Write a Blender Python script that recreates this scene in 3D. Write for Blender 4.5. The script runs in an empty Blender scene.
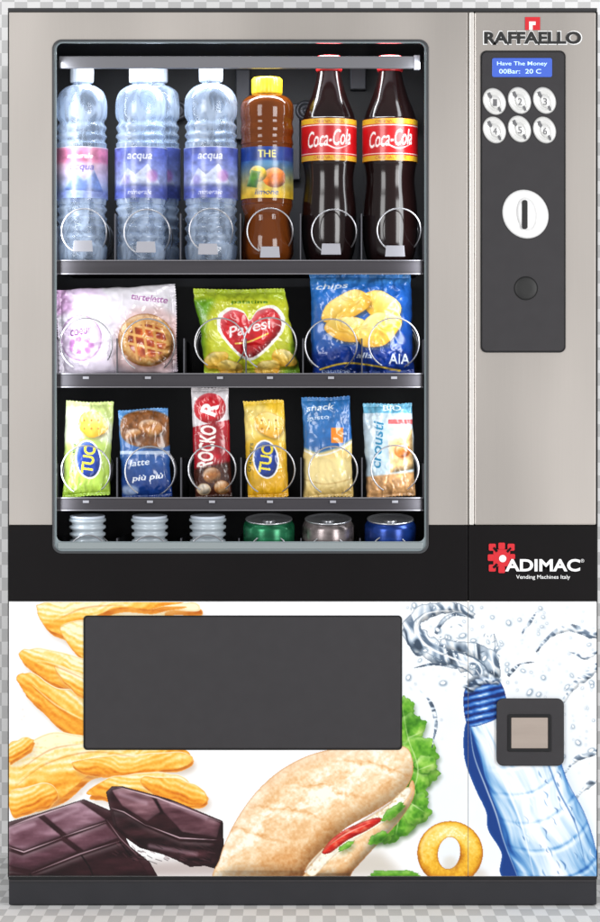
import bpy, bmesh, math, random
import numpy as np
from mathutils import Vector
PI=math.pi
PX=0.002; D=6.0; CX=300.0; CY=461.0; CAMZ=(905-461)*PX
scene=bpy.context.scene; col=scene.collection
random.seed(4)
def W(px,py,y=0.0):
    s=(D+y)/D
    return ((px-CX)*PX*s, y, CAMZ+(CY-py)*PX*s)
def S(y): return PX*(D+y)/D
def PYz(z,y): return CY-(z-CAMZ)/S(y)
# ------------------------------------------------------------------ materials
def nt(name):
    m=bpy.data.materials.new(name); m.use_nodes=True
    return m,m.node_tree,m.node_tree.nodes['Principled BSDF']
def lin(c):
    c=np.asarray(c,dtype=float)
    c=c/255.0 if c.max()>1.001 else c
    return np.where(c<=0.04045,c/12.92,((c+0.055)/1.055)**2.4)
def mat(name,c,rough=.5,metal=0,noise=0,nscale=(20,20,20),bump=0,trans=0,ior=1.45,coat=0,emit=0,spec=.5,bdist=.004):
    m,t,b=nt(name)
    b.inputs['Base Color'].default_value=c; b.inputs['Roughness'].default_value=rough
    b.inputs['Metallic'].default_value=metal; b.inputs['Transmission Weight'].default_value=trans
    b.inputs['IOR'].default_value=ior; b.inputs['Coat Weight'].default_value=coat
    b.inputs['Specular IOR Level'].default_value=spec
    if emit:
        b.inputs['Emission Color'].default_value=c; b.inputs['Emission Strength'].default_value=emit
    if noise or bump:
        tc=t.nodes.new('ShaderNodeTexCoord'); mp=t.nodes.new('ShaderNodeMapping'); mp.inputs['Scale'].default_value=nscale
        n=t.nodes.new('ShaderNodeTexNoise'); n.inputs['Scale'].default_value=1; n.inputs['Detail'].default_value=5
        t.links.new(tc.outputs['Object'],mp.inputs[0]); t.links.new(mp.outputs[0],n.inputs['Vector'])
        if noise:
            r=t.nodes.new('ShaderNodeValToRGB')
            r.color_ramp.elements[0].position=.3; r.color_ramp.elements[1].position=.7
            r.color_ramp.elements[0].color=tuple(x*(1-noise) for x in c[:3])+(1,)
            r.color_ramp.elements[1].color=tuple(min(1,x*(1+noise)) for x in c[:3])+(1,)
            t.links.new(n.outputs['Fac'],r.inputs[0]); t.links.new(r.outputs[0],b.inputs['Base Color'])
        if bump:
            bp=t.nodes.new('ShaderNodeBump'); bp.inputs['Strength'].default_value=bump; bp.inputs['Distance'].default_value=bdist
            t.links.new(n.outputs['Fac'],bp.inputs['Height']); t.links.new(bp.outputs[0],b.inputs['Normal'])
    return m
def vmat(name,rough=.4,coat=0,spec=.5):
    m,t,b=nt(name)
    a=t.nodes.new('ShaderNodeAttribute'); a.attribute_name='Col'
    t.links.new(a.outputs['Color'],b.inputs['Base Color'])
    b.inputs['Roughness'].default_value=rough; b.inputs['Coat Weight'].default_value=coat; b.inputs['Coat Roughness'].default_value=.12; b.inputs['Specular IOR Level'].default_value=spec
    return m
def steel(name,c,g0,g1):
    # fine brushing; broad tone noise puts a slow sheen gradient into the base colour
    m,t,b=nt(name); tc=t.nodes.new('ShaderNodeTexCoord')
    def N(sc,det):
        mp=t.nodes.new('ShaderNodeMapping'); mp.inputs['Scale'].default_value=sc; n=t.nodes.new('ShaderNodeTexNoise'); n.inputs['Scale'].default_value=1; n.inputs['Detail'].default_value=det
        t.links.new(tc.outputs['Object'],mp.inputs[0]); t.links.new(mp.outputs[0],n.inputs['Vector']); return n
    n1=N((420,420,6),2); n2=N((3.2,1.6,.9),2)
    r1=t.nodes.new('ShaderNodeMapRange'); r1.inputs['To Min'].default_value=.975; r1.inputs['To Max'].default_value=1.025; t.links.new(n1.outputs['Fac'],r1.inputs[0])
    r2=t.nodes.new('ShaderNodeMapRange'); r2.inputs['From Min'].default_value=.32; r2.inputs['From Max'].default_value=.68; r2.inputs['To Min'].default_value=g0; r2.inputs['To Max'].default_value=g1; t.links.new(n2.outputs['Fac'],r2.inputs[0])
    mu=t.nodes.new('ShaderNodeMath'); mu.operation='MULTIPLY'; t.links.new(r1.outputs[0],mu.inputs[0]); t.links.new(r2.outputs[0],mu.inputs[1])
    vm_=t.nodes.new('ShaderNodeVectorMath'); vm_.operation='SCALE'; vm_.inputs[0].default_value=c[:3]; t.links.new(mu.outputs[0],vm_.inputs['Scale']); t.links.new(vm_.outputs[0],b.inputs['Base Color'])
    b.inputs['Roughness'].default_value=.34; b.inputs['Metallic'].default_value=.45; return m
M={}
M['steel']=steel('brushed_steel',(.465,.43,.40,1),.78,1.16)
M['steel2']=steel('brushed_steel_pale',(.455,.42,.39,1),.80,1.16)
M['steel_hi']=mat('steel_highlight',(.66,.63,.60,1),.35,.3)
M['black']=mat('black_fascia',(.0045,.0035,.004,1),.35,0,.15,(6,6,6),spec=.18)
M['dark']=mat('dark_plastic',(.033,.031,.034,1),.5,0,.05,(40,40,40),spec=.3)
M['dark2']=mat('dark_outline',(.008,.008,.009,1),.5,spec=.3)
M['plinth']=mat('plinth_grey',(.022,.022,.026,1),.5,0,.1,(10,10,10),spec=.3)
M['inner']=mat('interior_black',(.030,.030,.035,1),.45,0,.4,(7,7,4))
M['rail']=mat('shelf_rail',(.042,.039,.045,1),.6,0,.1,(3,3,90),spec=.25)
M['lip']=mat('shelf_lip_highlight',(.15,.145,.16,1),.5,0)
M['seam']=mat('seam_grey',(.16,.145,.13,1),.5)
M['lightrail']=mat('lamp_rail',(.15,.15,.165,1),.5,.1)
M['divider']=mat('divider_metal',(.10,.10,.115,1),.4,.4)
M['wire']=mat('coil_wire',(.50,.50,.53,1),.28,.8)
M['tag']=mat('price_tag',(.34,.34,.38,1),.5)
M['white']=mat('white_enamel',(.78,.78,.78,1),.4)
M['ink']=mat('black_ink',(.01,.01,.01,1),.5)
M['greyink']=mat('grey_ink',(.14,.14,.15,1),.5)
M['redink']=mat('red_ink',(.60,.008,.018,1),.45)
M['whiteink']=mat('white_ink',(.85,.85,.85,1),.5)
M['beige']=mat('beige_flap',(.36,.30,.26,1),.45,.2,.05,(8,8,60))
M['lcd']=mat('lcd_blue',(.05,.11,.50,1),.3,emit=.25)
M['lcdtext']=mat('lcd_text',(.5,.7,1,1),.3,emit=.7)
M['frame']=mat('window_trim',(.06,.063,.068,1),.3,.2)
M['glassedge']=mat('glass_edge',(.27,.32,.34,1),.2,.2)
M['trim_light']=mat('window_sill_trim',(.31,.35,.36,1),.25,.3)
M['topedge']=mat('top_edge',(.02,.02,.022,1),.4)
M['chrome']=mat('button_chrome',(.76,.76,.75,1),.3,.3)
M['vpaint']=vmat('printed_film',.38,spec=.25)
M['vpack']=vmat('glossy_wrapper',.26,.4)
M['vlabel']=vmat('bottle_label',.3,.2)
M['cola']=mat('cola_dark',(.008,.003,.003,1),.13,spec=.5)
M['tea']=mat('amber_tea',(.19,.045,.006,1),.08,trans=.35,ior=1.3,coat=.4)
M['cap_pale']=mat('pale_cap',(.58,.64,.74,1),.35)
M['cap_red']=mat('red_cap',(.34,.012,.015,1),.35)
M['cap_yellow']=mat('yellow_cap',(.84,.56,.02,1),.35)
M['can_lid']=mat('can_lid',(.62,.63,.66,1),.25,.8)
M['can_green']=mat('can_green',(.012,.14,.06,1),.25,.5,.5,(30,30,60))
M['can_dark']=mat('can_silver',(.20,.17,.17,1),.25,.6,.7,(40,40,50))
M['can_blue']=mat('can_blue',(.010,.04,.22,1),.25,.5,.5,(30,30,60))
M['cup']=mat('ribbed_white',(.46,.52,.57,1),.25,.1)
m=bpy.data.materials.new('clear_bottle'); m.use_nodes=True; t=m.node_tree; b=t.nodes['Principled BSDF']; o_=t.nodes['Material Output']
b.inputs['Base Color'].default_value=(.58,.70,.90,1); b.inputs['Roughness'].default_value=.06; b.inputs['Coat Weight'].default_value=1.0; b.inputs['Coat Roughness'].default_value=.03
tc=t.nodes.new('ShaderNodeTexCoord'); mp=t.nodes.new('ShaderNodeMapping'); mp.inputs['Scale'].default_value=(46,46,14); n=t.nodes.new('ShaderNodeTexNoise'); n.inputs['Scale'].default_value=1; n.inputs['Detail'].default_value=2; n.inputs['Distortion'].default_value=.8
t.links.new(tc.outputs['Object'],mp.inputs[0]); t.links.new(mp.outputs[0],n.inputs['Vector'])
bp=t.nodes.new('ShaderNodeBump'); bp.inputs['Strength'].default_value=.35; bp.inputs['Distance'].default_value=.004; t.links.new(n.outputs['Fac'],bp.inputs['Height']); t.links.new(bp.outputs[0],b.inputs['Normal'])
lw=t.nodes.new('ShaderNodeLayerWeight'); lw.inputs[0].default_value=.30
r=t.nodes.new('ShaderNodeMapRange'); r.inputs['From Min'].default_value=.40; r.inputs['From Max'].default_value=.64; r.inputs['To Min'].default_value=.13; r.inputs['To Max'].default_value=.50; t.links.new(n.outputs['Fac'],r.inputs[0])
ad=t.nodes.new('ShaderNodeMath'); ad.operation='MULTIPLY_ADD'; ad.inputs[1].default_value=.45; ad.use_clamp=True; t.links.new(lw.outputs['Facing'],ad.inputs[0]); t.links.new(r.outputs[0],ad.inputs[2])
tr=t.nodes.new('ShaderNodeBsdfTransparent'); tr.inputs[0].default_value=(.90,.95,1,1); mx=t.nodes.new('ShaderNodeMixShader')
t.links.new(ad.outputs[0],mx.inputs[0]); t.links.new(tr.outputs[0],mx.inputs[1]); t.links.new(b.outputs[0],mx.inputs[2]); t.links.new(mx.outputs[0],o_.inputs[0]); M['water']=m
# ------------------------------------------------------------------ object helpers
WL={}
def link(o,parent,loc=None):
    col.objects.link(o)
    if parent is not None: o.parent=parent; WL[o.name]=WL[parent.name]
    else: WL[o.name]=loc or (0,0,0); o.location=WL[o.name]
    return o
def thing(name,label,cat,loc,group=None):
    o=bpy.data.objects.new(name,None); o.empty_display_size=.05; link(o,None,tuple(loc))
    o['label']=label; o['category']=cat
    if group: o['group']=group
    return o
def mk(name,verts,faces,m,parent,smooth=False,bevel=0,label=None,seg=2):
    w=WL[parent.name] if parent is not None else (0,0,0)
    me=bpy.data.meshes.new(name)
    me.from_pydata([(v[0]-w[0],v[1]-w[1],v[2]-w[2]) for v in verts],[],faces)
    bm=bmesh.new(); bm.from_mesh(me); bmesh.ops.recalc_face_normals(bm,faces=bm.faces); bm.to_mesh(me); bm.free()
    me.materials.append(m)
    if smooth: me.polygons.foreach_set('use_smooth',[True]*len(me.polygons))
    o=bpy.data.objects.new(name,me); link(o,parent)
    if bevel:
        b=o.modifiers.new('Bevel','BEVEL'); b.width=bevel; b.segments=seg; b.limit_method='ANGLE'; b.angle_limit=.6
    if label: o['label']=label
    return o
def rrect(x0,x1,y0,y1,r,n=8):
    p=[]
    for (cx,cy,a) in ((x1-r,y0+r,-90),(x1-r,y1-r,0),(x0+r,y1-r,90),(x0+r,y0+r,180)):
        for i in range(n+1):
            t=math.radians(a+90*i/n); p.append((cx+r*math.cos(t),cy+r*math.sin(t)))
    return p
def prism(name,pts,y0,y1,m,parent,bevel=.001,label=None,yref=None):
    yr=y0 if yref is None else yref
    f=[W(a,b,yr) for a,b in pts]; n=len(pts)
    v=[(a[0],y0,a[2]) for a in f]+[(a[0],y1,a[2]) for a in f]
    F=[tuple(range(n)),tuple(range(2*n-1,n-1,-1))]+[(i,(i+1)%n,n+(i+1)%n,n+i) for i in range(n)]
    return mk(name,v,F,m,parent,False,bevel,label)
def ring(name,po,pi_,y0,y1,m,parent,bevel=.0008):
    n=len(po); v=[]
    for y in (y0,y1):
        for P in (po,pi_):
            for a,b in P:
                w=W(a,b,y0); v.append((w[0],y,w[2]))
    F=[]
    for i in range(n):
        j=(i+1)%n
        F+=[(i,j,n+j,n+i),(2*n+i,3*n+i,3*n+j,2*n+j),(i,2*n+i,2*n+j,j),(n+i,n+j,3*n+j,3*n+i)]
    return mk(name,v,F,m,parent,False,bevel)
def R4(x0,x1,y0,y1): return [(x0,y0),(x1,y0),(x1,y1),(x0,y1)]
def boxes(name,lst,m,parent,bevel=0,label=None):
    v=[];F=[]
    for (x0,x1,z0,z1,y0,y1) in lst:
        b=len(v)
        v+=[(x0,y0,z0),(x1,y0,z0),(x1,y1,z0),(x0,y1,z0),(x0,y0,z1),(x1,y0,z1),(x1,y1,z1),(x0,y1,z1)]
        F+=[tuple(b+i for i in f) for f in ((0,1,2,3),(4,7,6,5),(0,4,5,1),(1,5,6,2),(2,6,7,3),(3,7,4,0))]
    return mk(name,v,F,m,parent,False,bevel,label)
def lathe(name,prof,cx,cy,m,parent,n=48,tilt=0,piv=None,smooth=True,label=None):
    v=[];F=[]
    for r,z in prof:
        for i in range(n):
            a=2*PI*i/n; v.append([cx+r*math.cos(a),cy+r*math.sin(a),z])
    k=len(prof)
    for j in range(k-1):
        for i in range(n):
            F.append((j*n+i,j*n+(i+1)%n,(j+1)*n+(i+1)%n,(j+1)*n+i))
    F.append(tuple(range(n))); F.append(tuple((k-1)*n+i for i in range(n)))
    if tilt:
        c,s=math.cos(tilt),math.sin(tilt)
        for q in v:
            dy=q[1]-cy; dz=q[2]-piv
            q[1]=cy+dy*c-dz*s; q[2]=piv+dy*s+dz*c
    return mk(name,v,F,m,parent,smooth,0,label)
def lathey(name,prof,px,py,m,parent,ex=1,ey=1,rot=0,n=40,smooth=True,bevel=0):
    v=[];F=[];c,s=math.cos(rot),math.sin(rot)
    for r,y in prof:
        for i in range(n):
            a=2*PI*i/n; u=r*ex*math.cos(a); w=r*ey*math.sin(a)
            q=W(px+u*c-w*s,py+u*s+w*c,0); v.append((q[0],y,q[2]))
    k=len(prof)
    for j in range(k-1):
        for i in range(n): F.append((j*n+i,j*n+(i+1)%n,(j+1)*n+(i+1)%n,(j+1)*n+i))
    F.append(tuple(range(n))); F.append(tuple((k-1)*n+i for i in range(n)))
    return mk(name,v,F,m,parent,smooth,bevel)
def tube(name,pts,r,m,parent,cyc=False):
    cu=bpy.data.curves.new('c','CURVE'); cu.dimensions='3D'; sp=cu.splines.new('POLY'); sp.points.add(len(pts)-1)
    for i,p in enumerate(pts): sp.points[i].co=(*p,1)
    sp.use_cyclic_u=cyc
    cu.bevel_depth=r; cu.bevel_resolution=2; cu.use_fill_caps=True
    o=bpy.data.objects.new('c',cu); col.objects.link(o)
    dg=bpy.context.evaluated_depsgraph_get(); me=bpy.data.meshes.new_from_object(o.evaluated_get(dg))
    v=[tuple(q.co) for q in me.vertices]; F=[tuple(p.vertices) for p in me.polygons]
    bpy.data.objects.remove(o); bpy.data.meshes.remove(me)
    return mk(name,v,F,m,parent,True)
_tc={}
def tmesh(txt,bold=0,shear=0):
    k=(txt,bold,shear)
    if k in _tc: return _tc[k]
    cu=bpy.data.curves.new('t','FONT'); cu.body=txt; cu.offset=bold; cu.shear=shear; cu.resolution_u=4; cu.fill_mode='FRONT'
    o=bpy.data.objects.new('t',cu); col.objects.link(o)
    dg=bpy.context.evaluated_depsgraph_get(); me=bpy.data.meshes.new_from_object(o.evaluated_get(dg))
    me.calc_loop_triangles()
    v=np.array([q.co[:2] for q in me.vertices]); T=[tuple(t.vertices) for t in me.loop_triangles]
    bpy.data.objects.remove(o); bpy.data.meshes.remove(me)
    mn=v.min(0); mxv=v.max(0); v=(v-(mn+mxv)/2)/(mxv-mn)
    _tc[k]=(v,T); return _tc[k]
def text(name,txt,x0,x1,y0,y1,y,m,parent,bold=.02,shear=0):
    v,T=tmesh(txt,bold,shear); cx=(x0+x1)/2; cy=(y0+y1)/2
    V=[W(cx+a*(x1-x0),cy-b*(y1-y0),y) for a,b in v]
    return mk(name,V,T,m,parent)
def gridmesh(name,P,C,m,parent,smooth=True,k=.87,wrap=False):
    ny,nx,_=P.shape; w=np.array(WL[parent.name]) if parent is not None else np.zeros(3)
    me=bpy.data.meshes.new(name); me.vertices.add(nx*ny); me.vertices.foreach_set('co',(P-w).reshape(-1).astype(np.float32))
    idx=np.arange(nx*ny).reshape(ny,nx)
    q=np.stack([idx[:-1,:-1],idx[1:,:-1],idx[1:,1:],idx[:-1,1:]],-1).reshape(-1,4)
    me.loops.add(q.size); me.loops.foreach_set('vertex_index',q.reshape(-1).astype(np.int32))
    me.polygons.add(len(q)); me.polygons.foreach_set('loop_start',(np.arange(len(q))*4).astype(np.int32))
    me.update(calc_edges=True); me.validate()
    me.polygons.foreach_set('use_smooth',[smooth]*len(me.polygons))
    at=me.attributes.new('Col','FLOAT_COLOR','POINT')
    rgba=np.ones((nx*ny,4),dtype=np.float32); rgba[:,:3]=(lin(np.clip(C,0,1)*.9999)*k).reshape(-1,3); at.data.foreach_set('color',rgba.reshape(-1))
    me.materials.append(m); o=bpy.data.objects.new(name,me); link(o,parent); return o
# ------------------------------------------------------------------ printing (numpy painter giving vertex colours)
def sm(t): return t*t*(3-2*t)
def vnoise(X,Y,cx,cy,seed):
    r=np.random.RandomState(seed); G=r.rand(256,256)
    x=X/cx+1000; y=Y/cy+1000; xi=np.floor(x).astype(int); yi=np.floor(y).astype(int); fx=sm(x-xi); fy=sm(y-yi)
    g=lambda a,b:G[b%256,a%256]
    return (g(xi,yi)*(1-fx)+g(xi+1,yi)*fx)*(1-fy)+(g(xi,yi+1)*(1-fx)+g(xi+1,yi+1)*fx)*fy
def fbm(X,Y,cx,cy,seed,o=3):
    s=0;a=1;tot=0
    for i in range(o): s=s+a*vnoise(X,Y,cx/2**i,cy/2**i,seed+i); tot+=a; a*=.55
    return s/tot
def blur(a,r):
    r=int(round(r))
    if r<1: return a
    for ax in (0,1):
        for _ in range(3):
            p=np.pad(a,[(r+1,r) if i==ax else (0,0) for i in (0,1)],mode='constant'); c=np.cumsum(p,axis=ax)
            n=a.shape[ax]
            hi=np.take(c,range(2*r+1,2*r+1+n),axis=ax); lo=np.take(c,range(0,n),axis=ax); a=(hi-lo)/(2*r+1)
    return a
def pal(t,stops):
    xs=[s[0] for s in stops]
    return np.stack([np.interp(t,xs,[s[1][k] for s in stops]) for k in range(3)],-1)/255.
def spline(p,n=8):
    out=[];N=len(p)
    for i in range(N):
        p0,p1,p2,p3=[np.array(p[(i+k)%N],float) for k in (-1,0,1,2)]
        for j in range(n):
            t=j/n; out.append(tuple(.5*((2*p1)+(-p0+p2)*t+(2*p0-5*p1+4*p2-p3)*t*t+(-p0+3*p1-3*p2+p3)*t**3)))
    return out
def ospl(p,n=8):
    q=[p[0]]+list(p)+[p[-1]]; out=[]
    for i in range(1,len(q)-2):
        p0,p1,p2,p3=[np.array(q[i+k],float) for k in (-1,0,1,2)]
        for j in range(n):
            t=j/n; out.append(tuple(.5*((2*p1)+(-p0+p2)*t+(2*p0-5*p1+4*p2-p3)*t*t+(-p0+3*p1-3*p2+p3)*t**3)))
    out.append(tuple(p[-1])); return out
def ell(cx,cy,rx,ry,rot=0,n=40):
    c,s=math.cos(math.radians(rot)),math.sin(math.radians(rot))
    return [(cx+rx*math.cos(2*PI*i/n)*c-ry*math.sin(2*PI*i/n)*s, cy+rx*math.cos(2*PI*i/n)*s+ry*math.sin(2*PI*i/n)*c) for i in range(n)]
class Cv:
    def __init__(s,x0,x1,y0,y1,st,bg):
        s.x0,s.y0,s.st=x0,y0,st; s.nx=int((x1-x0)/st)+1; s.ny=int((y1-y0)/st)+1
        s.X,s.Y=np.meshgrid(x0+np.arange(s.nx)*st,y0+np.arange(s.ny)*st)
        s.a=np.ones((s.ny,s.nx,3))*np.array(bg)/255.
    def box(s,xa,xb,ya,yb):
        i0=max(0,int((xa-s.x0)/s.st)); i1=min(s.nx,int((xb-s.x0)/s.st)+2); j0=max(0,int((ya-s.y0)/s.st)); j1=min(s.ny,int((yb-s.y0)/s.st)+2)
        if i1<=i0 or j1<=j0: return None
        return (slice(j0,j1),slice(i0,i1))
    def fill(s,pts,c,a=1,soft=0,sp=False,emb=0,er=5,ld=(-.5,-.8),c2=None,gd=None,nz=0,nc=(6,6),seed=0,edge=None,ew=3,cf=None,hole=None):
        if sp: pts=spline(pts)
        P=np.array(pts); pad=soft*4+2+(er*2 if emb or edge else 0)
        b=s.box(P[:,0].min()-pad,P[:,0].max()+pad,P[:,1].min()-pad,P[:,1].max()+pad)
        if b is None: return
        X=s.X[b];Y=s.Y[b]; m=np.zeros(X.shape,bool)
        for Q in ([P] if hole is None else [P,np.array(hole)]):
            n=len(Q)
            for i in range(n):
                x1,y1=Q[i]; x2,y2=Q[(i+1)%n]
                if y1==y2: continue
                cnd=((Y<y1)!=(Y<y2)); m^= cnd&(X<(x2-x1)*(Y-y1)/(y2-y1)+x1)
        m=m.astype(float)
        C=np.ones(X.shape+(3,))*np.array(c)/255. if cf is None else cf(X,Y)
        if c2 is not None:
            gx,gy,hx,hy=gd; t=np.clip(((X-gx)*(hx-gx)+(Y-gy)*(hy-gy))/((hx-gx)**2+(hy-gy)**2),0,1)[...,None]
            C=C*(1-t)+np.array(c2)/255.*t
        if nz: C=C*(1+nz*(fbm(X,Y,nc[0],nc[1],seed)-.5)[...,None]*2)
        if emb:
            B=blur(m,er/s.st/2); gy,gx=np.gradient(B); k=er/s.st
            v=-(gx*ld[0]+gy*ld[1])*k*emb
            v=v[...,None]; C=np.where(v>0,C+(1-C)*np.clip(v,0,.9),C*(1+np.clip(v,-.85,0)))
        if edge is not None:
            B=blur(m,ew/s.st/2); e=np.clip((1-B)*1.7,0,1)[...,None]*m[...,None]; C=C*(1-e)+np.array(edge)/255.*e
        mm=(blur(m,soft/s.st/2) if soft else m)*a
        s.a[b]=s.a[b]*(1-mm[...,None])+C*mm[...,None]
    def stroke(s,pts,w,c,a=1,soft=.6,taper=False,sp=True):
        if sp and len(pts)>2: pts=ospl(pts,6)
        P=np.array(pts,float); pad=w+soft*2+1
        b=s.box(P[:,0].min()-pad,P[:,0].max()+pad,P[:,1].min()-pad,P[:,1].max()+pad)
        if b is None: return
        X=s.X[b];Y=s.Y[b]; d=np.full(X.shape,1e9); n=len(P)
        for i in range(n-1):
            x1,y1=P[i];x2,y2=P[i+1]; l=(x2-x1)**2+(y2-y1)**2+1e-9
            t=np.clip(((X-x1)*(x2-x1)+(Y-y1)*(y2-y1))/l,0,1); dd=np.hypot(X-x1-t*(x2-x1),Y-y1-t*(y2-y1))
            if taper: dd=dd+w/2*(abs((i+t)/(n-1)-.5)*2)**1.5
            d=np.minimum(d,dd)
        m=np.clip((w/2-d)/soft+.5,0,1)*a
        s.a[b]=s.a[b]*(1-m[...,None])+np.array(c)/255.*m[...,None]
    def text(s,txt,cx,cy,w,h,c,rot=0,bold=.02,shear=0,a=1):
        v,T=tmesh(txt,bold,shear); r=math.radians(rot); cs,sn=math.cos(r),math.sin(r)
        P=np.stack([cx+v[:,0]*w*cs+v[:,1]*h*sn, cy+v[:,0]*w*sn-v[:,1]*h*cs],1)
        for t in T:
            p=P[list(t)]; b=s.box(p[:,0].min(),p[:,0].max(),p[:,1].min(),p[:,1].max())
            if b is None: continue
            X=s.X[b];Y=s.Y[b]
            e=[(p[(i+1)%3][0]-p[i][0])*(Y-p[i][1])-(p[(i+1)%3][1]-p[i][1])*(X-p[i][0]) for i in range(3)]
            m=((e[0]>=0)&(e[1]>=0)&(e[2]>=0))|((e[0]<=0)&(e[1]<=0)&(e[2]<=0)); m=(m*a)[...,None]
            s.a[b]=s.a[b]*(1-m)+np.array(c)/255.*m
    def sample(s,x,y):
        fx=np.clip((x-s.x0)/s.st,0,s.nx-1.001); fy=np.clip((y-s.y0)/s.st,0,s.ny-1.001); i=fx.astype(int); j=fy.astype(int); u=(fx-i)[...,None]; v=(fy-j)[...,None]
        A=s.a; return (A[j,i]*(1-u)+A[j,i+1]*u)*(1-v)+(A[j+1,i]*(1-u)+A[j+1,i+1]*u)*v

# ------------------------------------------------------------------ backdrop
def checker(name,sx,sy,sz):
    m,t,b=nt(name); tc=t.nodes.new('ShaderNodeTexCoord'); mp=t.nodes.new('ShaderNodeMapping'); mp.inputs['Scale'].default_value=(sx,sy,sz); mp.inputs['Location'].default_value=(.3,.5,.5)
    ck=t.nodes.new('ShaderNodeTexChecker'); ck.inputs['Scale'].default_value=1; ck.inputs[1].default_value=(.88,.88,.88,1); ck.inputs[2].default_value=(.62,.62,.62,1)
    t.links.new(tc.outputs['Object'],mp.inputs[0]); t.links.new(mp.outputs[0],ck.inputs[0]); t.links.new(ck.outputs[0],b.inputs['Base Color']); b.inputs['Roughness'].default_value=.8; return m
wm=checker('checked_backdrop',1/.029,0,1/.029); fm=checker('checked_floor',1/.026,1/.085,0)
def struct(name,v,F,m):
    o=mk(name,v,F,m,None); o['kind']='structure'; return o
WY=.80
struct('wall',[(-4,WY,0),(4,WY,0),(4,WY,4),(-4,WY,4)],[(0,1,2,3)],wm)
struct('floor',[(-4,-3,-.002),(4,-3,-.002),(4,WY,-.002),(-4,WY,-.002)],[(0,1,2,3)],fm)

# ------------------------------------------------------------------ the machine
vm=thing('vending_machine','tall grey steel vending machine with snack window, keypad column and printed food panel','vending machine',(0,0,0))
xl,_,zt=W(8,10); xr,_,zb=W(597,903)
XI=W(440,0)[0]
boxes('cabinet',[(xl,xl+.03,.05,zt,.034,.72),(xr-.03,xr,.05,zt,.034,.72),(xl+.03,xr-.03,zt-.03,zt,.034,.72),(xl+.03,xr-.03,.05,.09,.034,.72),(xl+.03,xr-.03,.09,zt-.03,.70,.72),
   (XI,XI+.02,.09,zt-.03,.034,.70)],M['inner'],vm)
boxes('interior_back',[(xl+.03,XI,.09,zt-.03,.52,.54)],M['inner'],vm)
prism('top_edge',R4(8,597,8,11.5),-.002,.034,M['topedge'],vm,.0006)
def notch_top():
    r=9; pts=[(9,12),(467.4,12),(467.4,525),(428,525)]
    for i in range(9):
        t=math.radians(90*i/8); pts.append((428-r+r*math.sin(PI/2-t),40+r-r*math.sin(t)))
    for i in range(9):
        t=math.radians(90+90*i/8); pts.append((53+r+r*math.cos(t),40+r-r*math.sin(t)))
    return pts+[(53,525),(9,525)]
def notch_bot():
    r=9; pts=[(9,525.6),(53,525.6)]
    for i in range(9):
        t=math.radians(180+90*i/8); pts.append((53+r+r*math.cos(t),553-r-r*math.sin(t)))
    for i in range(9):
        t=math.radians(270+90*i/8); pts.append((428-r+r*math.cos(t),553-r-r*math.sin(t)))
    return pts+[(428,525.6),(467.8,525.6),(467.8,601),(9,601)]
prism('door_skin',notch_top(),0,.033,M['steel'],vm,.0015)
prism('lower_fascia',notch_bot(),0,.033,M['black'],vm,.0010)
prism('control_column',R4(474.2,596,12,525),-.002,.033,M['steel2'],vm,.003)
prism('column_edge_highlight',R4(469.2,474,12,525),-.0005,.033,M['steel_hi'],vm,.002)  # pale strip stands in for the soft highlight beside the seam
prism('column_fascia',R4(468.8,596.5,525.6,601),-.001,.033,M['black'],vm,.001)
prism('door_seam',R4(467.3,469.3,12,525),.003,.033,M['seam'],vm,.0005)
prism('door_edge_strip',R4(8,9,12,877),.002,.033,M['dark2'],vm,0)
prism('column_outer_edge',R4(596.2,597.5,12,877),.002,.033,M['dark2'],vm,0)
ring('window_frame',rrect(52.4,428.6,39.4,553.6,9.5),rrect(54.4,426.4,41.4,551.4,8),-.003,.02,M['frame'],vm)
ring('pane_edge',rrect(54.5,426.3,41.5,551.3,7.9),rrect(56.6,424.4,43.0,541.5,6),.002,.012,M['glassedge'],vm,.0006)
prism('window_sill',rrect(58,423,542.5,549,1.5),-.0015,.0018,M['trim_light'],vm,.001)
lr=prism('lamp_rail',R4(59,418,56,68),.035,.05,M['lightrail'],vm,.002)
prism('rail_cap',R4(414,420,55,69),.033,.051,M['tag'],lr,.0008)
for i,(a,b) in enumerate(((168,82),(306,82),(60,96),(415,96))):
    lathey('fan_grille',[(11,.5),(11,.485),(8,.48),(7,.487),(3,.487),(2,.482)],a*1.0,b,M['divider'],vm)
for (a,b_,c_,d_) in ((236,250,70,140),(286,300,104,180),(350,366,60,90)):
    boxes('back_bracket',[(W(a,0,.5)[0],W(b_,0,.5)[0],W(0,d_,.5)[2],W(0,c_,.5)[2],.49,.52)],M['divider'],vm,.002)
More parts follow.
